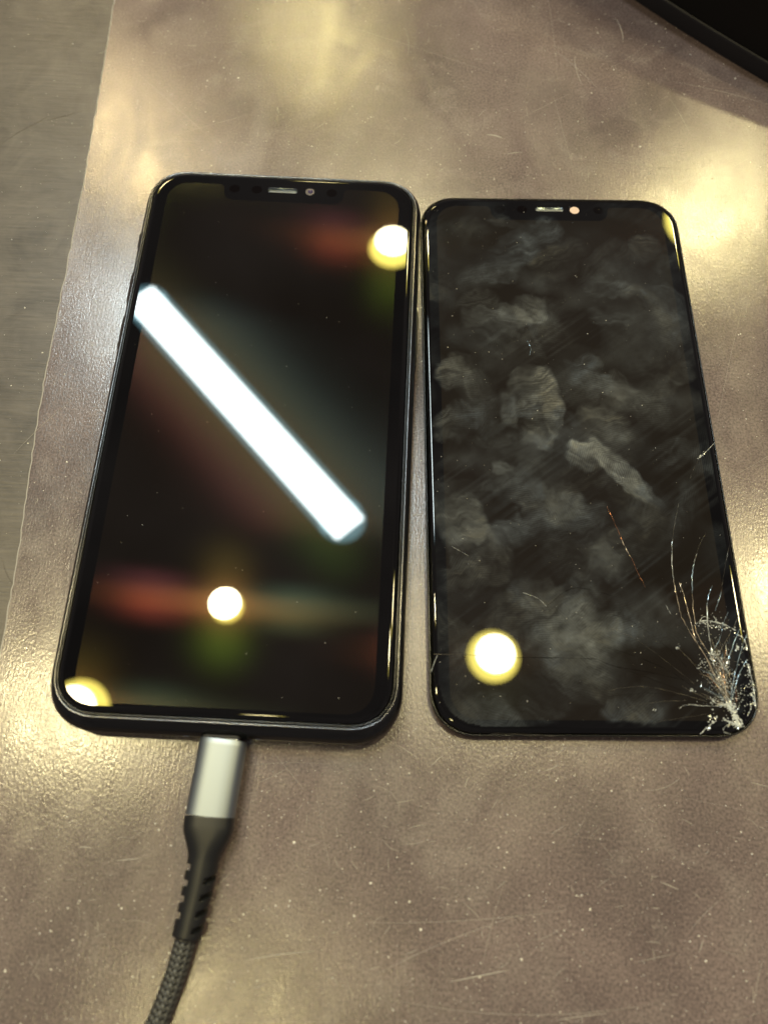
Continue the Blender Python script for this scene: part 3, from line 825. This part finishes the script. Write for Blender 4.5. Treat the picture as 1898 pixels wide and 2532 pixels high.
# strain relief with diagonal slits
bp_pts = [(0.02, -92.25, 4.2), (0.0, -94.5, 4.15), (-0.1, -97, 4.05), (-0.3, -100, 3.85), (-0.65, -104, 3.55), (-1.15, -108, 3.25), (-1.70, -112, 3.05), (-2.05, -114.4, 2.95)]
def resample(pts, n):
    out = []
    P = [Vector(p) for p in pts]; P = [2 * P[0] - P[1]] + P + [2 * P[-1] - P[-2]]
    seg = len(P) - 3
    for k in range(n):
        w = k / (n - 1) * seg; i = min(int(w), seg - 1); u = w - i
        p0, p1, p2, p3 = P[i], P[i + 1], P[i + 2], P[i + 3]
        out.append(tuple(0.5 * (2 * p1 + (-p0 + p2) * u + (2 * p0 - 5 * p1 + 4 * p2 - p3) * u * u + (-p0 + 3 * p1 - 3 * p2 + p3) * u ** 3)))
    return out
bpath = [L3(*p) for p in resample(bp_pts, 190)]
def sstep(a, b, x):
    t_ = min(1, max(0, (x - a) / (b - a))); return t_ * t_ * (3 - 2 * t_)
def boot_sec(i, u):
    y = bpath[i][1] + CY0
    k = sstep(-94.0, -100.5, y)
    a = 5.02 + (3.15 - 5.02) * k - 0.30 * sstep(-100, -114, y)
    b = 3.06 + (2.80 - 3.06) * k
    if u > 0.985: a -= 0.25 * (u - .985) / .015; b -= 0.25 * (u - .985) / .015
    if u < 0.01: a -= 0.02; b -= 0.02
    out = []
    for (s_, h_), j in zip(sup(a, b, 120, 3.0 - 0.9 * k), range(120)):
        th = 2 * math.pi * j / 120            # 0 = picture right side, pi/2 = up
        cut = 0.0
        for sgn, base in ((1, -103.1), (-1, -101.9)):
            # angle measured from the flank, positive upwards
            ang = th if sgn == 1 else math.pi - th
            if ang > math.pi: ang -= 2 * math.pi
            if ang < -math.pi: ang += 2 * math.pi
            for m in range(4):
                yc = base - 2.95 * m
                dy = (y - yc) - 1.0 * (ang - 0.3) * (-1 if sgn == 1 else 0.3)
                lo, hi = (-0.9, 1.02) if sgn == 1 else (-0.9, 0.78)
                wa = sstep(lo - .15, lo + .05, ang) * (1 - sstep(hi - .05, hi + .15, ang))
                wy = 1 - sstep(0.42, 0.62, abs(dy))
                cut = max(cut, wa * wy)
        q = 1 - 0.42 * cut
        out.append((s_ * q, h_ * q))
    return out
v, f = sweep(bpath, boot_sec)
bo = link('strain_relief', mesh('strain_relief', v, f), M_BOOT, cable, True); sharp_by_angle(bo, 50)
cab_pts = [(-1.95, -113.6, 2.9), (-2.35, -116, 2.55), (-3.1, -120, 2.3), (-4.4, -125, 2.2), (-6.4, -131, 2.2), (-9.6, -138, 2.2), (-15, -147, 2.2), (-24, -156, 2.2), (-36, -163, 2.2)]
cpath = [L3(*p) for p in resample(cab_pts, 260)]
v, f = sweep(cpath, lambda i, u: [(1.72 * math.cos(2 * math.pi * k / 20), 1.72 * math.sin(2 * math.pi * k / 20)) for k in range(20)])
link('cable_core', mesh('cable_core', v, f), M_CORE, cable, True)
# braid: 8 + 8 pairs of yarns crossing over and under
cum = [0.0]
for a, b in zip(cpath, cpath[1:]): cum.append(cum[-1] + (Vector(b) - Vector(a)).length)
frames = []
for i, p in enumerate(cpath):
    a = Vector(cpath[max(0, i - 1)]); b = Vector(cpath[min(len(cpath) - 1, i + 1)]); d = (b - a).normalized()
    side = Vector((-d.y, d.x, 0)).normalized(); up = side.cross(d); up = up if up.z > 0 else -up
    frames.append((Vector(p), side, up, d))
def frame_at(s_):
    k = np.searchsorted(cum, s_) - 1; k = max(0, min(len(cum) - 2, k)); u = (s_ - cum[k]) / (cum[k + 1] - cum[k])
    A, B = frames[k], frames[k + 1]
    return [A[q].lerp(B[q], u) for q in range(4)]
def braid(hand, sel):
    out = []
    NS, pitch = 10, 12.0
    total = min(cum[-1], 48)
    n = 330
    for s0 in range(NS):
        rg = []
        for i in range(n):
            s_ = total * i / (n - 1)
            th = hand * 2 * math.pi * s_ / pitch + 2 * math.pi * s0 / NS
            wob = math.sin(NS * th * 0.5 * 2 - hand * math.pi / 2 * 0 + (0 if hand > 0 else math.pi))
            wob = math.cos(NS * (2 * math.pi * s_ / pitch) + (0 if hand > 0 else math.pi))
            rad = 1.86 + 0.11 * wob
            p, sd, up, d = frame_at(s_)
            er = sd * math.cos(th) + up * math.sin(th); et = up * math.cos(th) - sd * math.sin(th)
            td = (d * (pitch / (2 * math.pi)) + et * hand * rad).normalized()
            wd = er.cross(td)
            c = p + er * rad
            rg.append([tuple(c + wd * (0.48 * math.cos(q)) + er * (0.17 * math.sin(q))) for q in [2 * math.pi * k / 6 for k in range(6)]])
        out.append(loft(rg))
    return out
v, f = join(*braid(1, False))
link('braid', mesh('braid', v, f), M_YARN, cable, True)
v, f = join(*braid(-1, True))
link('braid', mesh('braid', v, f), M_YARN2, cable, True)

# ------------------------------------------------------------------ black case at the far right
A, B = Vector((106.3, 163.7)), Vector((145.4, 128.3))
dr = (B - A).normalized(); nr = Vector((-dr.y, dr.x)); nr = nr if nr.y > 0 else -nr
case = tag(empty('black_case', A.x, A.y, 0), 'black case with dark grey lower rim cut off by the upper right corner', 'case')
def cp(u, d, z): p = dr * u + nr * (d + 0.0008 * (u - 26) ** 2 - 0.5); return (p.x, p.y, z)
U0, U1, D1 = -60, 120, 120
h0, h1 = 40.0, 12.0
def hh(u): return 31.5 - (31.5 - 18.5) * (u / 55.0)
def prism(us, d0, d1, zb, zt, bev):
    V = []
    sec = lambda u: [(d0, zb), (d1, zb), (d1, zt(u)), (d0 + bev, zt(u)), (d0 + bev * .3, zt(u) - bev * .3), (d0, zt(u) - bev)]
    rg = [[cp(u, d, z) for d, z in sec(u)] for u in us]
    return loft(rg, True, True)
us = [U0 + (90 - U0) * i / 24 for i in range(25)]
v, f = prism(us, 0.6, D1, 5.6, hh, 1.5)
link('case_body', mesh('case_body', v, f), M_CASE, case)
v, f = prism(us, 0.0, D1 - 1, 0.02, lambda u: 5.5, 0.6)
link('lower_rim', mesh('lower_rim', v, f), M_CASERIM, case)

# ------------------------------------------------------------------ dust
rd = random.Random(3)
def flake(x, y, z, r):
    n = rd.choice((3, 4, 5)); a = rd.uniform(0, 6.28); st = rd.uniform(.5, 1.0)
    V = []
    for i in range(n):
        t_ = a + 6.283 * i / n; q = r * rd.uniform(.6, 1.2)
        V.append((x + q * math.cos(t_), y + q * st * math.sin(t_), z))
    V.append((x, y, z + r * rd.uniform(.4, .9)))
    return V, [(i, (i + 1) % n, n) for i in range(n)]
dust = []
for i in range(7000):
    px, py = rd.uniform(-20, 1680), rd.uniform(-20, 2230)
    left = px < 246 - py * 0.175
    if left and rd.random() < 0.55: continue
    x, y = at(px, py)
    r = min(0.36, 0.055 + rd.expovariate(18))
    dust.append(flake(x, y, -SH + .01 if left else 0.005, r))
for px, py, r in [(757, 133, .25), (1010, 290, .35), (1510, 185, .3), (1248, 262, .45), (1325, 150, .45), (1445, 272, .2), (1490, 160, .22), (335, 1780, .45), (343, 1793, .5), (1095, 1760, .3), (1490, 2035, .45), (1565, 1845, .3), (1435, 1740, .3), (1212, 1645, .3), (1218, 2010, .3)]:
    x, y = at(px, py); dust.append(flake(x, y, 0.005, r * .7))
for i in range(70):                                   # on the clean phone
    x, y = rd.uniform(-33, 33), rd.uniform(-71, 71)
    dust.append(flake(x + PX, y + PY, ZG + .005, rd.uniform(.04, .10)))
for i in range(330):                                  # on the cracked screen
    x, y = rd.uniform(-34, 34), rd.uniform(-71, 71)
    dust.append(flake(QX + x * cq - y * sq, QY + x * sq + y * cq, ZS + .02, min(.2, .035 + rd.expovariate(26))))
v, f = join(*dust)
o = link('dust', mesh('dust', v, f), M_DUST)
o['kind'] = 'stuff'; o['label'] = 'pale dust specks scattered over the table and both screens'; o['category'] = 'dust'
